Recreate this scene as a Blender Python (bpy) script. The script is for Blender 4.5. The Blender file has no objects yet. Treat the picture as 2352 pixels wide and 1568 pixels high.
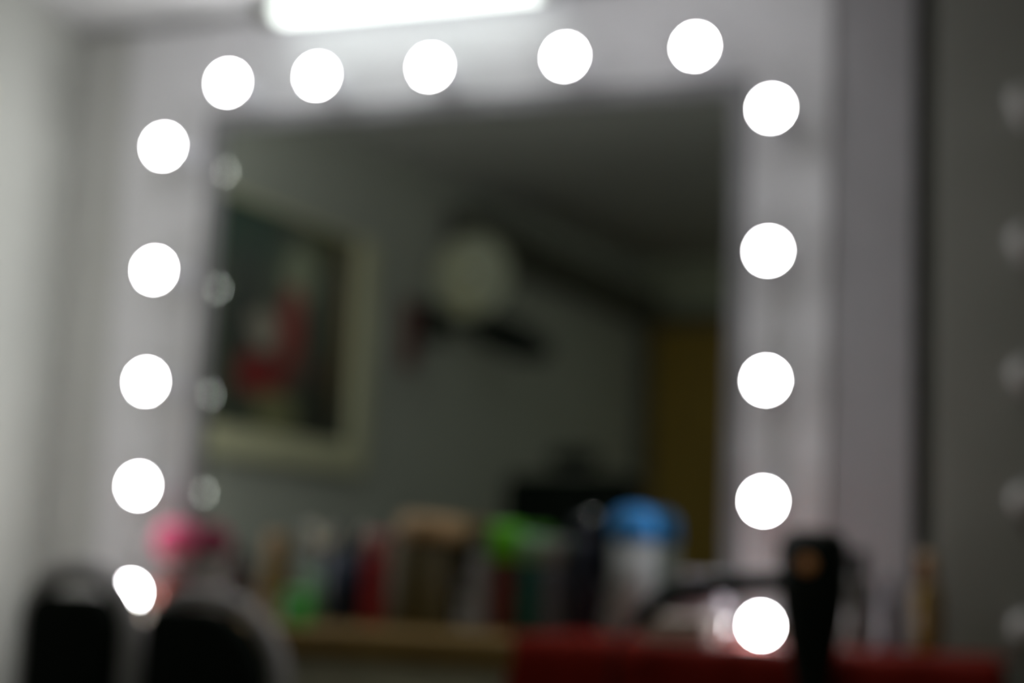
import bpy, bmesh, math, random
from mathutils import Vector, Matrix
random.seed(7)
sc = bpy.context.scene
COL = sc.collection
# ------------------------------------------------------------------ camera
YAW, PITCH, ROLL = 0.367357, 0.139963, 0.042002
cam_d = bpy.data.cameras.new('camera'); cam = bpy.data.objects.new('camera', cam_d); COL.objects.link(cam)
sc.camera = cam
fwd = Vector((-math.sin(YAW)*math.cos(PITCH), math.cos(YAW)*math.cos(PITCH), math.sin(PITCH)))
rt = Vector((math.cos(YAW), math.sin(YAW), 0)); up = rt.cross(fwd)
r2 = math.cos(ROLL)*rt + math.sin(ROLL)*up; u2 = -math.sin(ROLL)*rt + math.cos(ROLL)*up
M = Matrix((( r2.x, u2.x, -fwd.x, 0), (r2.y, u2.y, -fwd.y, -2.9), (r2.z, u2.z, -fwd.z, 0.9405), (0, 0, 0, 1)))
cam.matrix_world = M
cam_d.sensor_width = 36; cam_d.lens = 3707.66/2352*36
cam_d.clip_start = 0.02
cam_d.dof.use_dof = True; cam_d.dof.focus_distance = 1.06; cam_d.dof.aperture_fstop = 1.76
# ------------------------------------------------------------------ world, exposure
w = bpy.data.worlds.new('world'); sc.world = w; w.use_nodes = True
w.node_tree.nodes['Background'].inputs[0].default_value = (0.5, 0.55, 0.5, 1)
w.node_tree.nodes['Background'].inputs[1].default_value = 0.01
sc.view_settings.view_transform = 'Standard'; sc.view_settings.look = 'None'
sc.view_settings.gamma = 1; sc.view_settings.use_curve_mapping = False
sc.view_settings.exposure = 0.0
BULB = 84.0      # radiance of the lit globe domes
BACK = 7.5      # radiance of the added fill light
TUBE = 2.6       # radiance of the fluorescent diffuser
# ------------------------------------------------------------------ materials
def mat(name, c, rough=0.5, metal=0.0, vary=0.12, scale=14.0, bump=0.05, trans=0.0, coat=0.0, emit=0.0, spec=0.5, ecol=None):
    m = bpy.data.materials.new(name); m.use_nodes = True
    nt = m.node_tree; b = nt.nodes['Principled BSDF']
    b.inputs['Roughness'].default_value = rough; b.inputs['Metallic'].default_value = metal
    b.inputs['Transmission Weight'].default_value = trans; b.inputs['Coat Weight'].default_value = coat
    b.inputs['Specular IOR Level'].default_value = spec
    if emit:
        b.inputs['Emission Color'].default_value = (*(ecol or c), 1); b.inputs['Emission Strength'].default_value = emit
        b.inputs['Base Color'].default_value = (*c, 1); return m
    tc = nt.nodes.new('ShaderNodeTexCoord'); nz = nt.nodes.new('ShaderNodeTexNoise')
    nz.inputs['Scale'].default_value = scale; nz.inputs['Detail'].default_value = 4
    nt.links.new(tc.outputs['Object'], nz.inputs['Vector'])
    cr = nt.nodes.new('ShaderNodeValToRGB')
    cr.color_ramp.elements[0].position = 0.3; cr.color_ramp.elements[1].position = 0.7
    cr.color_ramp.elements[0].color = (*[x*(1-vary) for x in c], 1); cr.color_ramp.elements[1].color = (*[min(1, x*(1+vary)) for x in c], 1)
    nt.links.new(nz.outputs['Fac'], cr.inputs['Fac']); nt.links.new(cr.outputs['Color'], b.inputs['Base Color'])
    if bump:
        bp = nt.nodes.new('ShaderNodeBump'); bp.inputs['Strength'].default_value = bump; bp.inputs['Distance'].default_value = 0.002
        nt.links.new(nz.outputs['Fac'], bp.inputs['Height']); nt.links.new(bp.outputs['Normal'], b.inputs['Normal'])
    return m
def wood(name, c1, c2, rough=0.5, sc_=(1, 12, 12)):
    m = bpy.data.materials.new(name); m.use_nodes = True; nt = m.node_tree; b = nt.nodes['Principled BSDF']
    b.inputs['Roughness'].default_value = rough
    tc = nt.nodes.new('ShaderNodeTexCoord'); mp = nt.nodes.new('ShaderNodeMapping'); mp.inputs['Scale'].default_value = sc_
    nz = nt.nodes.new('ShaderNodeTexNoise'); nz.inputs['Scale'].default_value = 5; nz.inputs['Detail'].default_value = 6
    cr = nt.nodes.new('ShaderNodeValToRGB'); cr.color_ramp.elements[0].color = (*c1, 1); cr.color_ramp.elements[1].color = (*c2, 1)
    cr.color_ramp.elements[0].position = .3; cr.color_ramp.elements[1].position = .7
    nt.links.new(tc.outputs['Object'], mp.inputs['Vector']); nt.links.new(mp.outputs[0], nz.inputs['Vector'])
    nt.links.new(nz.outputs['Fac'], cr.inputs['Fac']); nt.links.new(cr.outputs['Color'], b.inputs['Base Color'])
    return m
M_wall = mat('painted_wall', (0.45, 0.46, 0.425), 0.85, vary=0.03, scale=3)
M_ceil = mat('ceiling_paint', (0.60, 0.60, 0.60), 0.85, vary=0.03, scale=3)
M_room = mat('olive_wall_paint', (0.42, 0.44, 0.33), 0.9, vary=0.05, scale=2)
M_board = mat('white_board', (0.84, 0.835, 0.86), 0.45, vary=0.02, scale=6, bump=0.01)
M_grey = mat('dark_grey_panel', (0.27, 0.27, 0.245), 0.5, vary=0.06, scale=3, bump=0.02)
M_gap = mat('dark_backing', (0.10, 0.10, 0.08), 0.9)
M_floor = wood('brown_floor', (0.10, 0.07, 0.045), (0.17, 0.12, 0.08), 0.6, (1, 8, 8))
M_frame = mat('grey_aluminium_trim', (0.30, 0.30, 0.31), 0.45, 0.2, vary=0.04)
M_mirror = mat('mirror_silver', (0.43, 0.46, 0.41), 0.0, 1.0, vary=0.0, bump=0)
M_dome = mat('lit_dome', (1, 1, 1), 0.5, emit=BULB, ecol=(1.0, 1.0, 1.02))
M_tube = mat('lit_diffuser', (0.9, 1, 0.94), 0.5, emit=TUBE, ecol=(0.93, 1.0, 0.95))
M_plast = mat('white_plastic', (0.80, 0.81, 0.85), 0.4, vary=0.02)
M_frost = mat('frosted_unlit_glass', (0.50, 0.50, 0.48), 0.35, vary=0.02)
M_black = mat('black_leatherette', (0.0015, 0.005, 0.0025), 0.7, vary=0.2, scale=60, bump=0.15, spec=0.15)
M_bplast = mat('black_plastic', (0.0015, 0.005, 0.003), 0.5, vary=0.1, spec=0.2)
M_chrome = mat('brushed_chrome', (0.42, 0.41, 0.41), 0.4, 0.7, vary=0.05)
M_shiny = mat('polished_chrome', (0.8, 0.8, 0.8), 0.12, 1.0, vary=0.02)
M_counter = wood('brown_counter_wood', (0.19, 0.115, 0.030), (0.27, 0.17, 0.045), 0.5, (2, 14, 14))
M_door = wood('ochre_door_wood', (0.26, 0.16, 0.012), (0.36, 0.23, 0.02), 0.6, (8, 8, 0.7))
M_red = mat('dark_red_cloth', (0.17, 0.010, 0.004), 0.9, vary=0.12, scale=40, bump=0.3, spec=0.1)
M_cream = mat('cream_wood', (0.62, 0.60, 0.42), 0.6, vary=0.05)
def cmat(n, c, r=0.35, **k): return mat(n, c, r, **k)
# ------------------------------------------------------------------ geometry helpers
def link(name, bm, m, parent=None, smooth=False, loc=(0, 0, 0), rot=(0, 0, 0)):
    me = bpy.data.meshes.new(name); bmesh.ops.recalc_face_normals(bm, faces=bm.faces); bm.to_mesh(me); bm.free()
    for p in me.polygons: p.use_smooth = smooth
    for x in (m if isinstance(m, (list, tuple)) else [m]): me.materials.append(x)
    o = bpy.data.objects.new(name, me); COL.objects.link(o); o.location = loc; o.rotation_euler = rot
    if parent: o.parent = parent
    return o
def box(bm, x0, x1, y0, y1, z0, z1, bev=0.0, seg=2):
    g = bmesh.ops.create_cube(bm, size=1)['verts']
    for v in g: v.co = Vector((x0 + (v.co.x+.5)*(x1-x0), y0 + (v.co.y+.5)*(y1-y0), z0 + (v.co.z+.5)*(z1-z0)))
    if bev:
        es = list({e for v in g for e in v.link_edges})
        bmesh.ops.bevel(bm, geom=es, offset=bev, segments=seg, affect='EDGES', profile=.5)
def bx(name, m, x0, x1, y0, y1, z0, z1, bev=0.0, parent=None, **k):
    bm = bmesh.new(); box(bm, x0, x1, y0, y1, z0, z1, bev); return link(name, bm, m, parent, **k)
def lathe(bm, prof, n=32, axis='Z', sx=1.0, sy=1.0):
    rings = []
    for r, h in prof:
        if r < 1e-5:
            rings.append([bm.verts.new((0, 0, h))])
        else:
            rings.append([bm.verts.new((r*sx*math.cos(2*math.pi*i/n), r*sy*math.sin(2*math.pi*i/n), h)) for i in range(n)])
    for a, b in zip(rings, rings[1:]):
        for i in range(n):
            j = (i+1) % n
            if len(a) == 1 and len(b) == 1: continue
            if len(a) == 1: bm.faces.new((a[0], b[i], b[j]))
            elif len(b) == 1: bm.faces.new((a[i], a[j], b[0]))
            else: bm.faces.new((a[i], a[j], b[j], b[i]))
    if axis == '-Y':
        for v in [v for r in rings for v in r]: v.co = Vector((v.co.x, -v.co.z, v.co.y))
def lt(name, m, prof, parent=None, n=32, axis='Z', sx=1, sy=1, **k):
    bm = bmesh.new(); lathe(bm, prof, n, axis, sx, sy); return link(name, bm, m, parent, smooth=True, **k)
def tube(bm, pts, r, n=12, closed=False):
    pts = [Vector(p) for p in pts]; rings = []; N = len(pts); ref = None
    for i, p in enumerate(pts):
        a = pts[(i-1) % N] if (closed or i > 0) else p; b = pts[(i+1) % N] if (closed or i < N-1) else p
        t = (b-a).normalized()
        if ref is None: ref = Vector((0, 0, 1)) if abs(t.z) < .9 else Vector((0, 1, 0))
        u = (ref - t*ref.dot(t)).normalized(); v = t.cross(u); ref = u
        rr = r[i] if isinstance(r, (list, tuple)) else r
        rings.append([bm.verts.new(p + rr*(math.cos(2*math.pi*k/n)*u + math.sin(2*math.pi*k/n)*v)) for k in range(n)])
    for i in range(N if closed else N-1):
        a, b = rings[i], rings[(i+1) % N]
        for k in range(n):
            j = (k+1) % n; bm.faces.new((a[k], a[j], b[j], b[k]))
    if not closed:
        bm.faces.new(rings[0][::-1]); bm.faces.new(rings[-1])
def smooth_path(pts, n=8):
    P = [Vector(p) for p in pts]; out = []
    for i in range(len(P)-1):
        p0 = P[max(i-1, 0)]; p1 = P[i]; p2 = P[i+1]; p3 = P[min(i+2, len(P)-1)]
        for k in range(n):
            t = k/n; out.append(.5*((2*p1)+(p2-p0)*t+(2*p0-5*p1+4*p2-p3)*t*t+(3*p1-p0-3*p2+p3)*t**3))
    out.append(P[-1]); return out
def tb(name, m, pts, r, parent=None, closed=False, n=12, **k):
    bm = bmesh.new(); tube(bm, pts, r, n, closed); return link(name, bm, m, parent, smooth=True, **k)
def tag(o, label, cat, group=None, kind=None):
    if label: o['label'] = label
    if cat: o['category'] = cat
    if group: o['group'] = group
    if kind: o['kind'] = kind
    return o
def thing(name, label, cat, loc=(0, 0, 0), rz=0, group=None):
    o = bpy.data.objects.new(name, None); COL.objects.link(o); o.location = loc; o.rotation_euler = (0, 0, rz)
    o.empty_display_size = .05
    return tag(o, label, cat, group)
def struct(o, label, cat): return tag(o, label, cat, kind='structure')
def copy_thing(root, loc):
    c = root.copy(); COL.objects.link(c); c.location = loc
    for ch in root.children:
        d = ch.copy(); COL.objects.link(d); d.parent = c
    return c
# ------------------------------------------------------------------ the room
TH = math.radians(5); YB = -3.5; CZ0, CZ1 = 2.085, 2.24
def lw(s, off=0.0):      # a point on the left wall, s metres out from the corner, off metres into the room
    return (-2.18 + math.sin(TH)*s + math.cos(TH)*off, -math.cos(TH)*s + math.sin(TH)*off)
def quadbox(name, m, s0, s1, off0, off1, z0, z1, parent=None):
    bm = bmesh.new(); a = [lw(s0, off0), lw(s1, off0), lw(s1, off1), lw(s0, off1)]
    lo = [bm.verts.new((*p, z0)) for p in a]; hi = [bm.verts.new((*p, z1)) for p in a]
    bm.faces.new(lo[::-1]); bm.faces.new(hi)
    for i in range(4): bm.faces.new((lo[i], lo[(i+1) % 4], hi[(i+1) % 4], hi[i]))
    return link(name, bm, m, parent)
struct(bx('floor', M_floor, -2.6, 2.2, YB-.1, .2, -.06, 0), 'brown wooden floor of the dressing room', 'floor')
bm = bmesh.new()
vs = [bm.verts.new(p) for p in ((-2.6, .2, CZ0), (2.2, .2, CZ0), (2.2, YB-.1, CZ1), (-2.6, YB-.1, CZ1), (-2.6, .2, CZ0+.06), (2.2, .2, CZ0+.06), (2.2, YB-.1, CZ1+.06), (-2.6, YB-.1, CZ1+.06))]
for f in ((0, 1, 2, 3), (7, 6, 5, 4), (0, 4, 5, 1), (1, 5, 6, 2), (2, 6, 7, 3), (3, 7, 4, 0)): bm.faces.new([vs[i] for i in f])
struct(link('ceiling', bm, M_ceil), 'pale ceiling above the mirror', 'ceiling')
struct(bx('wall_back', M_gap, -2.6, 2.2, .05, .15, 0, 2.3), 'dark wall behind the mirror boards', 'wall')
struct(quadbox('wall_left', M_wall, -.08, 3.56, -.1, 0, 0, 2.3), 'pale left wall beside the lit mirror', 'wall')
struct(bx('wall_right', M_room, 2.1, 2.2, YB, .05, 0, 2.3), 'olive wall on the right of the room', 'wall')
struct(bx('wall_front', M_room, -2.6, 2.2, YB-.1, YB, 0, 2.3), 'olive wall opposite the mirror', 'wall')
# dark trunking running along the left wall under the ceiling, seen in the mirror
t1 = quadbox('trim_1', M_gap, 1.75, 3.45, 0.002, .10, 1.96, 2.075)
struct(t1, 'dark trunking high on the left wall, reflected in the mirror', 'trim')
# ------------------------------------------------------------------ vanity mirror
mx0, mx1, mz0, mz1 = -1.79, -.688, .92, 1.842
van = thing('vanity_mirror', 'large wall mirror in a white board edged with lit round bulbs', 'mirror', (-1.25, 0, .92))
def vp(o): o.parent = van; o.matrix_parent_inverse = Matrix.Translation((1.25, 0, -.92)); return o
FW = .034
bm = bmesh.new()
ox0, ox1, oz0, oz1 = -2.04, -.505, .30, 2.078
for (a, b, c, d) in ((ox0, mx0-FW, oz0, oz1), (mx1+FW, ox1, oz0, oz1), (mx0-FW, mx1+FW, mz1+FW, oz1), (mx0-FW, mx1+FW, oz0, mz0-FW)):
    box(bm, a, b, -.004, .045, c, d)
vp(link('backboard', bm, M_board))
bm = bmesh.new(); box(bm, -2.178, -2.041, .004, .049, .02, 2.078)
struct(link('trim_3', bm, mat('pale_grey_lining', (.66, .66, .64), .7, vary=.03, scale=5)), 'pale grey lining between the left wall corner and the mirror board', 'trim')
bm = bmesh.new(); box(bm, -.504, -.356, .004, .049, .02, 2.078)
struct(link('trim_2', bm, mat('lilac_grey_lining', (.43, .42, .44), .7, vary=.03, scale=5)), 'lilac grey wall lining right of the mirror board', 'trim')
bm = bmesh.new()
y1, y0 = .004, -.012
for (a, b, c, d) in ((mx0-FW, mx0, mz0-FW, mz1+FW), (mx1, mx1+FW, mz0-FW, mz1+FW), (mx0, mx1, mz1, mz1+FW), (mx0, mx1, mz0-FW, mz0)):
    box(bm, a, b, y0, .02, c, d, .003)
vp(link('mirror_frame', bm, M_frame))
vp(bx('mirror_glass', M_mirror, mx0-.002, mx1+.002, 0, .006, mz0-.002, mz1+.002))
# ------------------------------------------------------------------ bulbs
SR = .0262
def bulb_parts(root, lit=True):
    lt('socket', M_plast if lit else M_frost, [(0, 0), (.024, 0), (.024, .006), (.019, .010), (.018, .034), (.0165, .036), (0, .036)], root, 24, '-Y')
    ca = math.radians(71); cy = .093
    prof = [(0, .034), (.013, .034), (.0135, .046), (.019, .060)]
    for k in range(9):
        a = math.radians(140) + (ca - math.radians(140))*k/8
        prof.append((SR*math.sin(a), cy + SR*math.cos(a)))
    lt('collar', M_plast if lit else M_frost, prof, root, 32, '-Y')
    d = [(SR*math.sin(ca*(1-k/8)), cy + SR*math.cos(ca*(1-k/8))) for k in range(9)]; d[-1] = (0, cy+SR)
    lt('dome', M_dome if lit else M_frost, d, root, 32, '-Y')
Z5 = [1.782, 1.520, 1.288, 1.076, .862]
ords = ['topmost', 'second from top', 'middle', 'fourth from top', 'lowest']
left_lab = ['lit round bulb at the top of the left column, nearest the upper left corner', 'lit round bulb second from top in the left column',
            'lit round bulb in the middle of the left column', 'lit round bulb in the left column just above the pink flower',
            'lowest lit bulb of the left column, partly hidden by the black chair back']
right_lab = ['lit round bulb at the top of the right column, beside the mirror corner', 'lit round bulb second from top in the right column',
             'lit round bulb in the middle of the right column', 'lit round bulb in the right column, fourth from the top',
             'lowest lit bulb of the right column, beside the black hair dryer']
TX = [-1.727, -1.521, -1.272, -.992, -.738]
top_lab = ['leftmost lit round bulb in the row above the mirror', 'second lit bulb from the left in the row above the mirror',
           'middle lit bulb of the row above the mirror', 'fourth lit bulb from the left in the row above the mirror',
           'rightmost lit round bulb in the row above the mirror']
proto = thing('light_bulb', left_lab[0], 'light bulb', (-1.872, -.0035, Z5[0]), 0, 'lit bulbs down the left of the mirror')
bulb_parts(proto)
for i in range(1, 5):
    c = copy_thing(proto, (-1.872, -.0035, Z5[i])); tag(c, left_lab[i], 'light bulb', 'lit bulbs down the left of the mirror')
for i in range(5):
    c = copy_thing(proto, (-.594, -.0035, Z5[i])); tag(c, right_lab[i], 'light bulb', 'lit bulbs down the right of the mirror')
    c = copy_thing(proto, (TX[i], -.0035, 1.909)); tag(c, top_lab[i], 'light bulb', 'lit bulbs in the row above the mirror')
# neighbouring board with its unlit bulbs
tag(bx('neighbour_board', M_grey, -.318, .55, -.002, .045, .30, 2.078, .002), 'dark grey unlit board on the right, beyond the lit mirror', 'board')
un_lab = ['faint unlit bulb at the right picture edge, highest on the grey board', 'faint unlit bulb at the right edge, second from top on the grey board',
          'faint unlit bulb at the right edge, midway down the grey board', 'faint unlit bulb at the right edge, fourth down on the grey board',
          'faint unlit bulb at the right edge, lowest on the grey board']
up_ = thing('unlit_bulb', un_lab[0], 'light bulb', (-.158, -.0015, 1.772), 0, 'unlit bulbs on the grey board'); bulb_parts(up_, False)
for i, z in enumerate([1.528, 1.30, 1.09, .88]):
    c = copy_thing(up_, (-.158, -.0015, z)); tag(c, un_lab[i+1], 'light bulb', 'unlit bulbs on the grey board')
# ------------------------------------------------------------------ fluorescent fitting above the mirror
fx = thing('fluorescent_light', 'bright white fluorescent fitting under the ceiling above the mirror', 'ceiling light', (-1.36, -.05, 2.066))
bx('housing', M_plast, -.315, .335, -.005, .044, -.012, .017, .004, fx)
bm = bmesh.new(); box(bm, -.278, .30, -.052, -.006, -.022, .014, .012, 3); link('diffuser', bm, M_tube, fx, smooth=True)
for s in (-1, 1):
    bx('end_cap', M_gap, *((.302, .335) if s > 0 else (-.315, -.28)), -.054, -.006, -.024, .015, .006, fx)
# ------------------------------------------------------------------ counter and red cloth
CT = .825
ct = thing('wooden_counter', 'long brown wooden counter with a pale apron below the mirror', 'counter', (-1.15, -.2, 0))
def cpart(name, m, *a, bev=.003): return bx(name, m, a[0]+1.15, a[1]+1.15, a[2]+.2, a[3]+.2, a[4], a[5], bev, ct)
cpart('worktop', M_counter, -1.87, -.20, -.42, -.006, CT-.045, CT, bev=.004)
M_apron = mat('olive_cream_apron', (.46, .44, .33), .7)
cpart('apron', M_apron, -1.85, -.22, -.40, -.38, CT-.25, CT-.046)
for lx in (-1.84, -.27):
    for ly in (-.40, -.06): cpart('leg', M_apron, lx, lx+.04, ly, ly+.04, 0, CT-.046 if ly > -.3 else CT-.251)
def cloth():
    bm = bmesh.new(); X0, X1 = -.93, -.175; n = 90
    prof = [(-.10, CT+.004), (-.20, CT+.004), (-.33, CT+.005), (-.41, CT+.006), (-.432, CT), (-.438, CT-.03), (-.440, CT-.09), (-.445, CT-.2), (-.446, CT-.27)]
    rows = []
    for j, (y, z) in enumerate(prof):
        row = []
        for i in range(n+1):
            x = X0 + (X1-X0)*i/n; f = max(0, (CT-z)/.27)
            yy = y - f*.014*(1+math.sin(i*.55+1.3*math.sin(i*.13))) ; zz = z + (.0015*(1+math.sin(i*.4+j)) if j < 4 else 0)
            row.append(bm.verts.new((x + (0.01*math.sin(j*1.7) if i in (0, n) else 0), yy, zz)))
        rows.append(row)
    for a, b in zip(rows, rows[1:]):
        for i in range(n): bm.faces.new((a[i], a[i+1], b[i+1], b[i]))
    o = link('red_cloth', bm, M_red, smooth=True)
    s = o.modifiers.new('thickness', 'SOLIDIFY'); s.thickness = .003; s.offset = 1
    return o
tag(cloth(), 'dark red cloth draped over the right half of the counter', 'cloth')
# ------------------------------------------------------------------ things on the counter
Z = CT + .0005; ZC = CT + .0095
def bottle(name, label, cat, x, y, w, h, mbody, mcap, capname='cap', caph=.03, capw=.6, z=Z, neck=.35, sy=1.0, shoulder=.12, group=None):
    t = thing(name, label, cat, (x, y, z), 0, group); r = w/2
    hb = h-caph
    lt('body', mbody, [(0, 0), (r*.94, 0), (r, .004), (r, hb*(1-shoulder)-.004), (r*.93, hb*(1-shoulder*.5)), (r*neck, hb-.002), (r*neck, hb), (0, hb)], t, sy=sy)
    rc = r*capw
    lt(capname, mcap, [(0, hb-.001), (rc, hb-.001), (rc, hb+caph*.8), (rc*.9, hb+caph), (0, hb+caph)], t, sy=sy)
    return t
def jar(name, label, cat, x, y, w, h, mbody, mlid, lidh, z=Z):
    t = thing(name, label, cat, (x, y, z)); r = w/2; hb = h-lidh
    lt('body', mbody, [(0, 0), (r*.9, 0), (r*.96, .006), (r*.98, hb*.5), (r*.96, hb), (0, hb)], t)
    lt('lid', mlid, [(0, hb), (r*1.03, hb), (r*1.03, hb+lidh*.45), (r*.9, hb+lidh*.8), (r*.5, hb+lidh*.97), (0, hb+lidh)], t)
    return t
def cup_of_brushes(name, label, x, y, w, h, mcup, heads, hb, n=6, mh=None, seed=1, z=Z):
    rnd = random.Random(seed)
    t = thing(name, label, 'cup', (x, y, z)); r = w/2
    lt('cup', mcup, [(0, 0), (r*.85, 0), (r, h), (r*.93, h), (r*.8, .006), (0, .006)], t)
    for k in range(n):
        a = 2*math.pi*k/n; bx_ = r*.45*math.cos(a); by_ = r*.45*math.sin(a)
        tx = r*1.0*math.cos(a); ty = r*.8*math.sin(a); H = hb*rnd.uniform(.86, 1)
        b = tag(tb('makeup_brush', mh, [(x+bx_, y+by_, z+.008), (x+tx, y+ty, z+H*.8)], [.0028, .0042], n=8),
            rnd.choice(['thin-handled makeup brush']) + ' standing in ' + label.split(' holding')[0], 'brush', 'makeup brushes in ' + label.split(' holding')[0])
        bm = bmesh.new()
        p0 = Vector((x+tx, y+ty, z+H*.8)); dr = (p0-Vector((x+bx_, y+by_, z+.008))).normalized()
        L = H*.2
        tube(bm, [p0-dr*.003, p0+dr*L*.35, p0+dr*L*.75, p0+dr*L], [.0045, .009, .008, .002], 10)
        br = link('bristles', bm, heads[k % len(heads)], smooth=True); br.parent = b
    return t
m_pink = cmat('pink_petals', (0.70, 0.025, 0.15), 0.7); m_pink2 = cmat('pale_pink_petals', (0.85, 0.16, 0.32), 0.7)
m_redg = cmat('red_glaze', (0.26, 0.008, 0.006), 0.3); m_or = cmat('orange_glaze', (0.34, 0.05, 0.01), 0.4)
m_stem = cmat('green_stem', (0.06, 0.16, 0.03), 0.7)
def rose(label, x, y, zc, R):
    t = thing('artificial_rose', label, 'flower', (x, y, zc), 0)
    tb('stem', m_stem, [(0, 0, -.085), (.003, 0, -.05), (0, 0, -.01)], .003, t, n=8)
    rnd = random.Random(4)
    for ring, (n, rr, tilt, s) in enumerate([(3, .22, 80, .5), (5, .45, 60, .7), (6, .70, 35, .85), (8, .86, 5, .9), (8, .8, -25, .8)]):
        bm = bmesh.new()
        for k in range(n):
            a = 2*math.pi*k/n + ring*.5
            mt = Matrix.Rotation(a, 4, 'Z') @ Matrix.Translation((R*rr*math.cos(math.radians(tilt)), 0, R*rr*math.sin(math.radians(tilt)))) @ Matrix.Rotation(-math.radians(tilt*.6+10), 4, 'Y')
            g = bmesh.ops.create_uvsphere(bm, u_segments=12, v_segments=8, radius=R*.5*s)['verts']
            for v in g: v.co = mt @ Vector((v.co.x*.28, v.co.y*1.05, v.co.z*1.0 + (v.co.y**2)/R*.4))
        link('petals', bm, m_pink if ring % 2 == 0 else m_pink2, t, smooth=True)
    return t
rose('bright pink artificial rose beside the lower left bulbs', -1.80, -.062, .972, .046)
v = thing('flower_vase', 'small red vase with an orange band, holding the pink rose', 'vase', (-1.80, -.062, Z))
lt('body', m_redg, [(0, 0), (.022, 0), (.036, .012), (.041, .032), (.032, .056), (.022, .072), (.027, .082), (.022, .082), (.017, .072), (.026, .05), (.03, .03), (0, .008)], v)
lt('band', m_or, [(.0405, .026), (.0425, .028), (.0425, .040), (.0395, .043)], v)
# brown pot and ochre bottle, brush cups
m_brown = cmat('dark_brown_plastic', (0.05, 0.022, 0.014), 0.4); m_tan = cmat('tan_plastic', (0.42, 0.27, 0.13), 0.5)
m_ochre = cmat('ochre_liquid_bottle', (0.26, 0.17, 0.035), 0.3); m_crm = cmat('cream_bristles', (0.72, 0.68, 0.55), 0.8)
m_grn = cmat('bright_green_plastic', (0.06, 0.42, 0.06), 0.4); m_navy = cmat('navy_plastic', (0.006, 0.018, 0.05), 0.4)
m_lime = cmat('lime_green_plastic', (0.14, 0.62, 0.02), 0.4); m_mint = cmat('pale_mint_plastic', (0.30, 0.52, 0.34), 0.4)
m_dred = cmat('dark_red_plastic', (0.16, 0.02, 0.015), 0.4); m_red = cmat('red_plastic', (0.34, 0.008, 0.015), 0.4)
m_teal = cmat('teal_plastic', (0.005, 0.10, 0.08), 0.4); m_gry = cmat('grey_plastic', (0.13, 0.13, 0.16), 0.4)
m_wht = cmat('white_lotion_plastic', (0.36, 0.38, 0.38), 0.4); m_blue = cmat('sky_blue_plastic', (0.012, 0.25, 0.66), 0.35)
m_olive = cmat('olive_brown_box', (0.070, 0.052, 0.012), 0.6); m_blk = cmat('black_navy_plastic', (0.003, 0.006, 0.022), 0.35)
m_pnk = cmat('dusty_pink_plastic', (0.55, 0.22, 0.22), 0.5); m_cloth = cmat('grey_towel', (0.40, 0.39, 0.43), 0.9, bump=.5)
m_beige = cmat('beige_towel', (0.62, 0.54, 0.47), 0.9, bump=.5)
bottle('brown_bottle', 'short dark brown bottle on the counter right of the pink rose', 'bottle', -1.645, -.08, .056, .135, m_brown, m_brown, caph=.03, capw=.7)
bottle('ochre_bottle', 'ochre yellow bottle with a tan cap, left of the brush cup', 'bottle', -1.56, -.08, .054, .165, m_ochre, m_tan, caph=.05, capw=.85)
cup_of_brushes('brush_cup', 'clear grey cup holding pale brushes beside the ochre bottle', -1.475, -.07, .055, .10, m_mint, [m_crm, m_wht], .20, 5, m_wht, 3)
# small green tub
jar('green_tub', 'small bright green tub at the front left of the counter', 'tub', -1.408, -.27, .058, .062, m_grn, m_grn, .016)
cup_of_brushes('navy_brush_cup', 'navy blue cup holding dark makeup brushes', -1.412, -.08, .081, .134, m_navy, [m_gry, m_crm, m_blk], .19, 6, m_navy, 5)
bottle('red_bottle', 'red bottle with a dusty pink cap, between navy cup and brown canister', 'bottle', -1.338, -.08, .061, .175, m_red, m_pnk, caph=.035, capw=.8)
# brown canister with a tan lid knocked to the right
t = thing('brown_canister', 'wide dark brown canister with a tan lid, tallest item left of centre', 'canister', (-1.244, -.085, Z))
lt('body', m_olive, [(0, 0), (.061, 0), (.065, .005), (.065, .158), (.062, .162), (0, .162)], t, n=40)
lt('lid', m_tan, [(0, 0), (.069, 0), (.069, .028), (.06, .040), (.03, .044), (0, .044)], t, n=40, loc=(.018, 0, .166), rot=(0, math.radians(4), 0))
bottle('pale_grey_tube', 'slim pale grey tube standing right of the brown canister', 'tube', -1.131, -.08, .036, .162, m_cloth, m_wht, caph=.02, capw=.8)
bottle('dark_red_bottle', 'dark red bottle with a wide lime green cap', 'bottle', -1.080, -.08, .046, .198, m_dred, m_lime, caph=.066, capw=1.35, shoulder=.1)
bottle('teal_bottle', 'dark teal bottle with a pale mint cap, right of the lime cap', 'bottle', -1.031, -.08, .046, .180, m_teal, m_mint, caph=.05, capw=1.0)
bottle('grey_bottle', 'grey bottle with a dull white cap, left of the black bottle', 'bottle', -.983, -.08, .046, .175, m_gry, m_wht, caph=.045, capw=.9)
bk = bottle('black_bottle', 'tall navy black bottle with a small chrome knob', 'bottle', -.925, -.08, .061, .214, m_blk, m_blk, caph=.03, capw=.75)
bm = bmesh.new(); bmesh.ops.create_uvsphere(bm, u_segments=16, v_segments=10, radius=.009); link('chrome_knob', bm, M_shiny, bk, smooth=True, loc=(.012, 0, .215))
jar('white_jar', 'large white jar with a domed sky blue lid', 'jar', -.836, -.068, .088, .228, m_wht, m_blue, .062, z=ZC)
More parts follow.
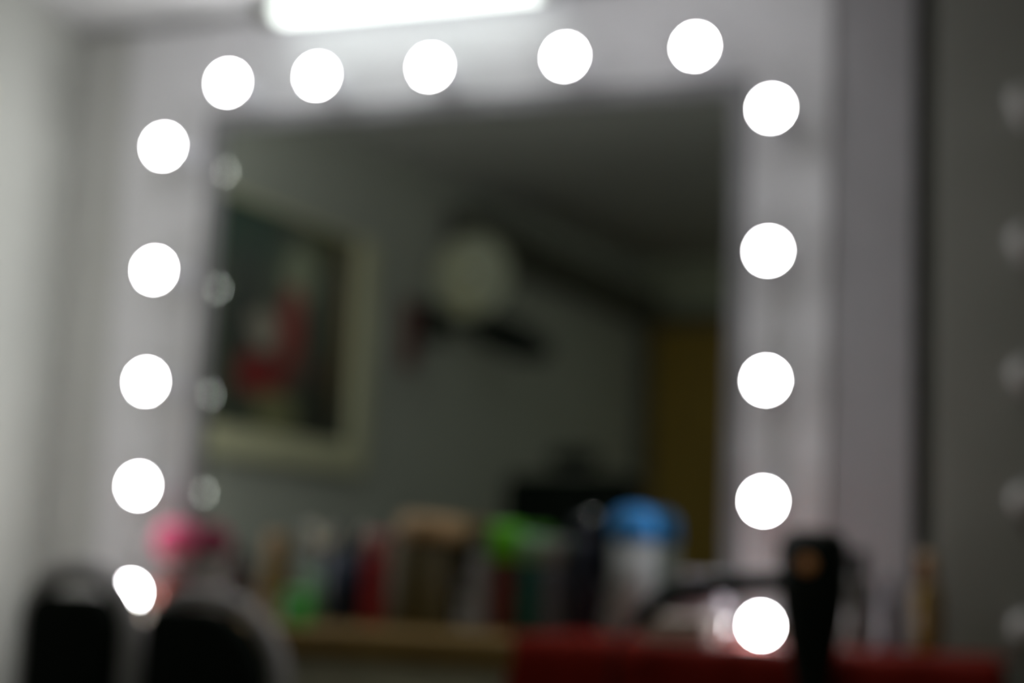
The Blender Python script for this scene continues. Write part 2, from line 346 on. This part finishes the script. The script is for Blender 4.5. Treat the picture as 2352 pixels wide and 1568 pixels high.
# folded towels
def towel(name, label, x0, x1, y0, y1, z0, layers, th, m):
    bm = bmesh.new()
    for k in range(layers):
        box(bm, x0+random.uniform(0, .006), x1-random.uniform(0, .006), y0+random.uniform(0, .005), y1, z0+k*th, z0+(k+1)*th-.001, th*.42, 3)
    o = link(name, bm, m, smooth=True); return tag(o, label, 'towel')
towel('grey_towel', 'folded grey towel on the counter below the mirror corner', -.745, -.655, -.115, -.035, ZC, 7, .0165, m_cloth)
towel('beige_towel', 'folded beige towel on the red cloth beside the lowest right bulb', -.735, -.630, -.36, -.25, ZC, 3, .014, m_beige)
# glass tumbler by the lowest right bulb
t = thing('glass_tumbler', 'small shiny chrome tumbler left of the lowest right bulb', 'tumbler', (-.655, -.19, ZC))
lt('cup', M_chrome, [(0, 0), (.020, 0), (.025, .05), (.0235, .05), (.0185, .003), (0, .003)], t)
# bottles right of the hair dryer
bottle('dark_spray_bottle', 'dark slim bottle behind the black hair dryer', 'bottle', -.433, -.08, .046, .162, cmat('dark_olive_bottle', (.035, .035, .025), .4), M_bplast, caph=.04, capw=.7, z=ZC)
bottle('grey_pump_bottle', 'greyish bottle right of the hair dryer', 'bottle', -.372, -.15, .036, .12, m_gry, m_gry, caph=.03, capw=.6, z=ZC)
ob = bottle('amber_bottle', 'slender amber bottle at the right end of the counter', 'bottle', -.316, -.08, .046, .162, m_ochre, m_tan, caph=.05, capw=.6, z=ZC)
bm = bmesh.new(); bmesh.ops.create_uvsphere(bm, u_segments=16, v_segments=10, radius=.006); link('chrome_tip', bm, M_shiny, ob, smooth=True, loc=(-.012, 0, .160))
# ------------------------------------------------------------------ black hair dryer in a wire holder in front of the counter
hd = thing('hair_dryer', 'black hair dryer hanging nozzle down in front of the red cloth', 'hair dryer', (-.430, -.52, .74))
lt('barrel', M_bplast, [(0, .0), (.022, .0), (.024, .05), (.036, .10), (.045, .15), (.050, .19), (.050, .255), (.043, .268), (0, .268)], hd)
lt('intake_grille', M_gap, [(0, .268), (.039, .268), (.036, .275), (0, .277)], hd)
lt('amber_button', cmat('copper_button', (.80, .34, .13), .35), [(0, 0), (.013, 0), (.012, .004), (0, .005)], hd, axis='-Y', loc=(.0, -.049, .225), n=20)
tb('handle', M_bplast, smooth_path([(-.028, 0, .202), (-.09, 0, .196), (-.17, -.002, .184), (-.225, -.004, .164), (-.262, -.006, .128)]), 0.0165, hd, n=16)
tb('power_cord', M_bplast, smooth_path([(-.258, -.006, .130), (-.285, -.004, .105), (-.30, 0, .06), (-.29, .0, -.05), (-.26, 0, -.25), (-.2, 0, -.5)]), .004, hd, n=10)
tag(tb('wire_holder', M_bplast, [(-.430+.0255*math.cos(a), -.52+.0255*math.sin(a), .80) for a in [math.radians(90+15*k) for k in range(25)]] + [(-.430, -.47, .80), (-.430, -.455, .80)], .0025), 'thin black wire ring holding the hair dryer nozzle', 'holder')
# ------------------------------------------------------------------ chair in front of the counter, twin padded back
M_tubef = mat('grey_painted_tube', (.42, .40, .41), .7)
ch = thing('twin_back_chair', 'black chair with a twin-panel padded back and grey frame, lower left', 'chair', (-1.57, -.62, 0))
def pad_outline(x0, x1, z0, z1, rl, rr, n=10):
    pts = [(x0, z0), (x1, z0)]
    for k in range(n+1):
        a = math.pi/2*k/n; pts.append((x1-rr+rr*math.cos(a), z1-rr+rr*math.sin(a)))
    for k in range(n+1):
        a = math.pi/2 + math.pi/2*k/n; pts.append((x0+rl+rl*math.cos(a), z1-rl+rl*math.sin(a)))
    return pts
def slab(name, m, pts, y0, y1, parent, bev=.012):
    bm = bmesh.new(); f = bm.faces.new([bm.verts.new((x, y0, z)) for x, z in pts])
    e = bmesh.ops.extrude_face_region(bm, geom=[f]); vs = [g for g in e['geom'] if isinstance(g, bmesh.types.BMVert)]
    for q in vs: q.co.y = y1
    bmesh.ops.bevel(bm, geom=[x for x in bm.edges if abs(x.verts[0].co.y-x.verts[1].co.y) < 1e-6], offset=bev, segments=3, affect='EDGES', profile=.5)
    return link(name, bm, m, parent, smooth=True)
# local: chair origin at (-1.57,-.62)
slab('back_panel', M_black, pad_outline(-.232, -.045, .47, .868, .045, .06), .085, .125, ch)
slab('back_panel', M_black, pad_outline(.012, .245, .47, .856, .045, .13), .085, .125, ch)
def arch(x0, x1, z0, z1, r0, r1):
    pts = [(x0, .13, z0)]
    for k in range(9): a = math.pi-math.pi/2*k/8; pts.append((x0+r0+r0*math.cos(a), .13, z1-r0+r0*math.sin(a)))
    for k in range(9): a = math.pi/2-math.pi/2*k/8; pts.append((x1-r1+r1*math.cos(a), .13, z1-r1+r1*math.sin(a)))
    pts.append((x1, .13, z0)); return pts
tb('back_frame', M_tubef, arch(-.248, -.036, .44, .905, .09, .11), .021, ch)
tb('back_frame', M_tubef, arch(.006, .262, .44, .874, .07, .15), .015, ch)
tb('back_crossbar', M_chrome, [(-.25, .13, .44), (0, .13, .44), (.262, .13, .44)], .013, ch)
bm = bmesh.new(); box(bm, -.235, .215, -.30, .12, .40, .455, .02, 3); link('seat', bm, M_black, ch, smooth=True)
for sx_, sy_ in ((-1, -1), (1, -1), (-1, 1), (1, 1)):
    tb('leg', M_chrome, [(-.01+sx_*.2, -.09+sy_*.18, .405), (-.01+sx_*.225, -.09+sy_*.205, .0)], .012, ch)
# ------------------------------------------------------------------ things of the room, seen only in the mirror
# big framed print on the left wall
s0, s1, z0, z1 = .37, 1.27, 1.19, 1.86
a0 = lw((s0+s1)/2, .002)
fp = thing('framed_picture', 'large framed dark print with red figures, reflected at the mirror left', 'picture', (a0[0], a0[1], z0), 0)
fp.rotation_euler = (0, 0, TH)     # local +X points into the room, local -Y runs away from the mirror
L = (s1-s0); Hh = z1-z0
bm = bmesh.new(); fw = .085
box(bm, .0, .035, -L/2, -L/2+fw, 0, Hh, .006); box(bm, .0, .035, L/2-fw, L/2, 0, Hh, .006)
box(bm, .0, .035, -L/2+fw, L/2-fw, 0, fw*.9, .006); box(bm, .0, .035, -L/2+fw, L/2-fw, Hh-.014, Hh, .006)
link('picture_frame', bm, M_cream, fp)
def paint():
    m = bpy.data.materials.new('abstract_print'); m.use_nodes = True; nt = m.node_tree; b = nt.nodes['Principled BSDF']; b.inputs['Roughness'].default_value = .35
    tc = nt.nodes.new('ShaderNodeTexCoord'); nz = nt.nodes.new('ShaderNodeTexNoise'); nz.inputs['Scale'].default_value = 9
    nt.links.new(tc.outputs['Object'], nz.inputs['Vector'])
    dm = nt.nodes.new('ShaderNodeVectorMath'); dm.operation = 'MULTIPLY_ADD'; dm.inputs[1].default_value = (.05, .05, .05)
    nt.links.new(nz.outputs['Color'], dm.inputs[0]); nt.links.new(tc.outputs['Object'], dm.inputs[2])
    prev = nt.nodes.new('ShaderNodeRGB'); prev.outputs[0].default_value = (.05, .06, .045, 1); last = prev.outputs[0]
    # (distance along the wall from picture middle toward mirror +, height, half width, half height, colour)
    for (u, zz, a, h, c) in ((.20, .60, .16, .14, (.015, .045, .035)), (-.17, .62, .10, .07, (.05, .055, .015)), (-.05, .50, .07, .10, (.26, .29, .20)),
                             (.20, .40, .07, .16, (.015, .02, .022)), (-.03, .36, .06, .12, (.28, .03, .03)), (.10, .34, .07, .05, (.32, .28, .24)),
                             (.10, .22, .12, .07, (.20, .01, .015)), (-.10, .27, .07, .05, (.10, .06, .05)), (.03, .13, .10, .06, (.20, .20, .10)), (-.20, .18, .06, .12, (.02, .018, .015)),
                             (-.275, .42, .02, .26, (.26, .15, .05))):
        sub = nt.nodes.new('ShaderNodeVectorMath'); sub.operation = 'SUBTRACT'; sub.inputs[1].default_value = (.02, u-.03+.025, zz+.025)
        nt.links.new(dm.outputs[0], sub.inputs[0])
        mu = nt.nodes.new('ShaderNodeVectorMath'); mu.operation = 'MULTIPLY'; mu.inputs[1].default_value = (0, 1/a, 1/h); nt.links.new(sub.outputs[0], mu.inputs[0])
        ln = nt.nodes.new('ShaderNodeVectorMath'); ln.operation = 'LENGTH'; nt.links.new(mu.outputs[0], ln.inputs[0])
        mr = nt.nodes.new('ShaderNodeMapRange'); mr.inputs['From Min'].default_value = .8; mr.inputs['From Max'].default_value = 1.1
        mr.inputs['To Min'].default_value = 1; mr.inputs['To Max'].default_value = 0; nt.links.new(ln.outputs['Value'], mr.inputs['Value'])
        mx = nt.nodes.new('ShaderNodeMix'); mx.data_type = 'RGBA'; nt.links.new(mr.outputs[0], mx.inputs['Factor'])
        nt.links.new(last, mx.inputs[6]); mx.inputs[7].default_value = (*c, 1); last = mx.outputs[2]
    nt.links.new(last, b.inputs['Base Color']); return m
bx('print', paint(), .006, .018, -L/2+fw-.003, L/2-fw+.003, fw*.9-.003, Hh-.011, 0, fp)
# small red hanging
p = lw(1.53, .004); t = thing('red_wall_hanging', 'small narrow dark red hanging on the wall, right of the picture in the mirror', 'wall hanging', (*p, 1.53)); t.rotation_euler = (0, 0, TH)
m_hang = cmat('maroon_cloth', (.17, .045, .045), .9)
bx('banner', m_hang, 0, .008, -.045, .045, 0, .20, .003, t); tb('hanging_rod', m_brown, [(.004, -.055, .203), (.004, .055, .203)], .005, t, n=8)
# wall fan, its guard turned towards the mirror, black tilting arm and motor below it
p = lw(1.66, .003)
fan = thing('wall_fan', 'pale round wall fan with a black motor arm, reflected near the mirror middle', 'fan', (*p, 1.70)); fan.rotation_euler = (0, 0, TH)
bx('wall_bracket', M_bplast, 0, .03, -.06, .05, -.07, .05, .010, fan)
tb('arm', M_bplast, smooth_path([(.02, 0, .0), (.10, -.05, -.02), (.14, -.06, .06), (.135, -.05, .12)]), .014, fan)
bm = bmesh.new(); g = bmesh.ops.create_uvsphere(bm, u_segments=20, v_segments=14, radius=1)['verts']
for q in g:
    q.co = Matrix.Rotation(math.radians(20), 3, 'Y') @ Vector((q.co.x*.155, q.co.y*.055, q.co.z*.055)) + Vector((.25, -.06, -.055))
link('motor', bm, M_bplast, fan, smooth=True)
m_pale = cmat('pale_fan_plastic', (.70, .72, .58), .5); m_yel = cmat('yellow_fan_blade', (.80, .66, .08), .5)
R = .125; cx, cy_, cz = .142, 0, .135
bm = bmesh.new()
for k in range(6): tube(bm, [(cx+R*(1-k*.17)*math.cos(2*math.pi*i/32), cy_+.012*k**.7, cz+R*(1-k*.17)*math.sin(2*math.pi*i/32)) for i in range(32)], .004, 6, True)
for i in range(28):
    a = 2*math.pi*i/28; tube(bm, [(cx+.02*math.cos(a), cy_+.045, cz+.02*math.sin(a)), (cx+R*.6*math.cos(a), cy_+.022, cz+R*.6*math.sin(a)), (cx+R*math.cos(a), cy_, cz+R*math.sin(a))], .003, 6)
link('guard', bm, m_pale, fan, smooth=True)
lt('guard_back', m_pale, [(0, -.05), (.04, -.05), (R*.8, -.035), (R, -.004), (R*.97, -.004), (R*.78, -.030), (0, -.044)], fan, axis='-Y', loc=(cx, cy_-.004, cz), rot=(0, 0, math.pi))
for k in range(4):
    bm = bmesh.new(); a = math.pi/2*k+2.6
    ring = [bm.verts.new((cx+R*.9*rr*math.cos(a+t_), cy_-.012+.012*math.sin(t_*1.5), cz+R*.9*rr*math.sin(a+t_))) for t_, rr in ((0, .1), (-.35, .5), (-.6, .9), (-.2, 1), (.35, 1), (.7, .85), (.6, .5))]
    bm.faces.new(ring); e = bmesh.ops.extrude_face_region(bm, geom=bm.faces[:])
    for q in e['geom']:
        if isinstance(q, bmesh.types.BMVert): q.co.y -= .004
    link('blade', bm, m_yel if k in (0, 1) else m_pale, fan)
# salon chair behind
sch = thing('salon_chair', 'black high-backed salon chair reflected low in the mirror', 'chair', (-1.56, -1.62, 0), math.radians(12))
bm = bmesh.new(); box(bm, -.22, .22, -.08, .0, .50, 1.225, .035, 4); link('backrest', bm, M_black, sch, smooth=True)
bm = bmesh.new(); box(bm, -.07, .09, -.07, -.01, 1.24, 1.30, .025, 4); link('headrest', bm, M_black, sch, smooth=True)
tb('headrest_post', M_chrome, [(.01, -.04, 1.20), (.01, -.04, 1.26)], .010, sch)
bm = bmesh.new(); box(bm, -.24, .24, -.02, .44, .44, .54, .03, 4); link('seat', bm, M_black, sch, smooth=True)
for s in (-1, 1):
    tb('armrest', M_bplast, smooth_path([(s*.25, .0, .50), (s*.265, .02, .68), (s*.265, .2, .70), (s*.265, .34, .68), (s*.25, .36, .52)]), .018, sch)
lt('pedestal', M_shiny, [(0, 0), (.24, 0), (.24, .012), (.05, .03), (.035, .05), (.035, .45), (0, .45)], sch, loc=(0, .2, 0))
# door
dr = bx('door_1', M_door, -1.82, -1.06, YB+.004, YB+.045, .005, 1.955, .002)
struct(dr, 'ochre brown wooden door reflected at the right of the mirror', 'door')
bm = bmesh.new(); box(bm, -1.88, -1.825, YB+.001, YB+.05, 0, 2.02, .004); box(bm, -1.055, -1.0, YB+.001, YB+.05, 0, 2.02, .004); box(bm, -1.825, -1.055, YB+.001, YB+.05, 1.96, 2.02, .004)
link('door_frame', bm, M_gap, dr)
tb('door_handle', M_shiny, [(-1.13, YB+.046, 1.0), (-1.13, YB+.09, 1.0), (-1.14, YB+.095, 1.0), (-1.24, YB+.095, 1.0)], .009, dr)
# ------------------------------------------------------------------ unseen fill light, added to brighten the deeper room and its reflection
rl = thing('added_fill_light', 'unseen long fill light added over the middle of the room', 'ceiling light', (-.45, -2.35, 2.188), math.radians(90))
bx('housing', M_plast, -.62, .62, -.09, .09, -.02, 0, .004, rl, rot=(math.radians(0), 0, 0))
bm = bmesh.new(); box(bm, -.58, .58, -.07, .07, -.055, -.02, .015, 3)
link('diffuser', bm, mat('fill_light_diffuser', (.95, 1, .9), .5, emit=BACK, ecol=(.95, 1.0, .88)), rl, smooth=True)
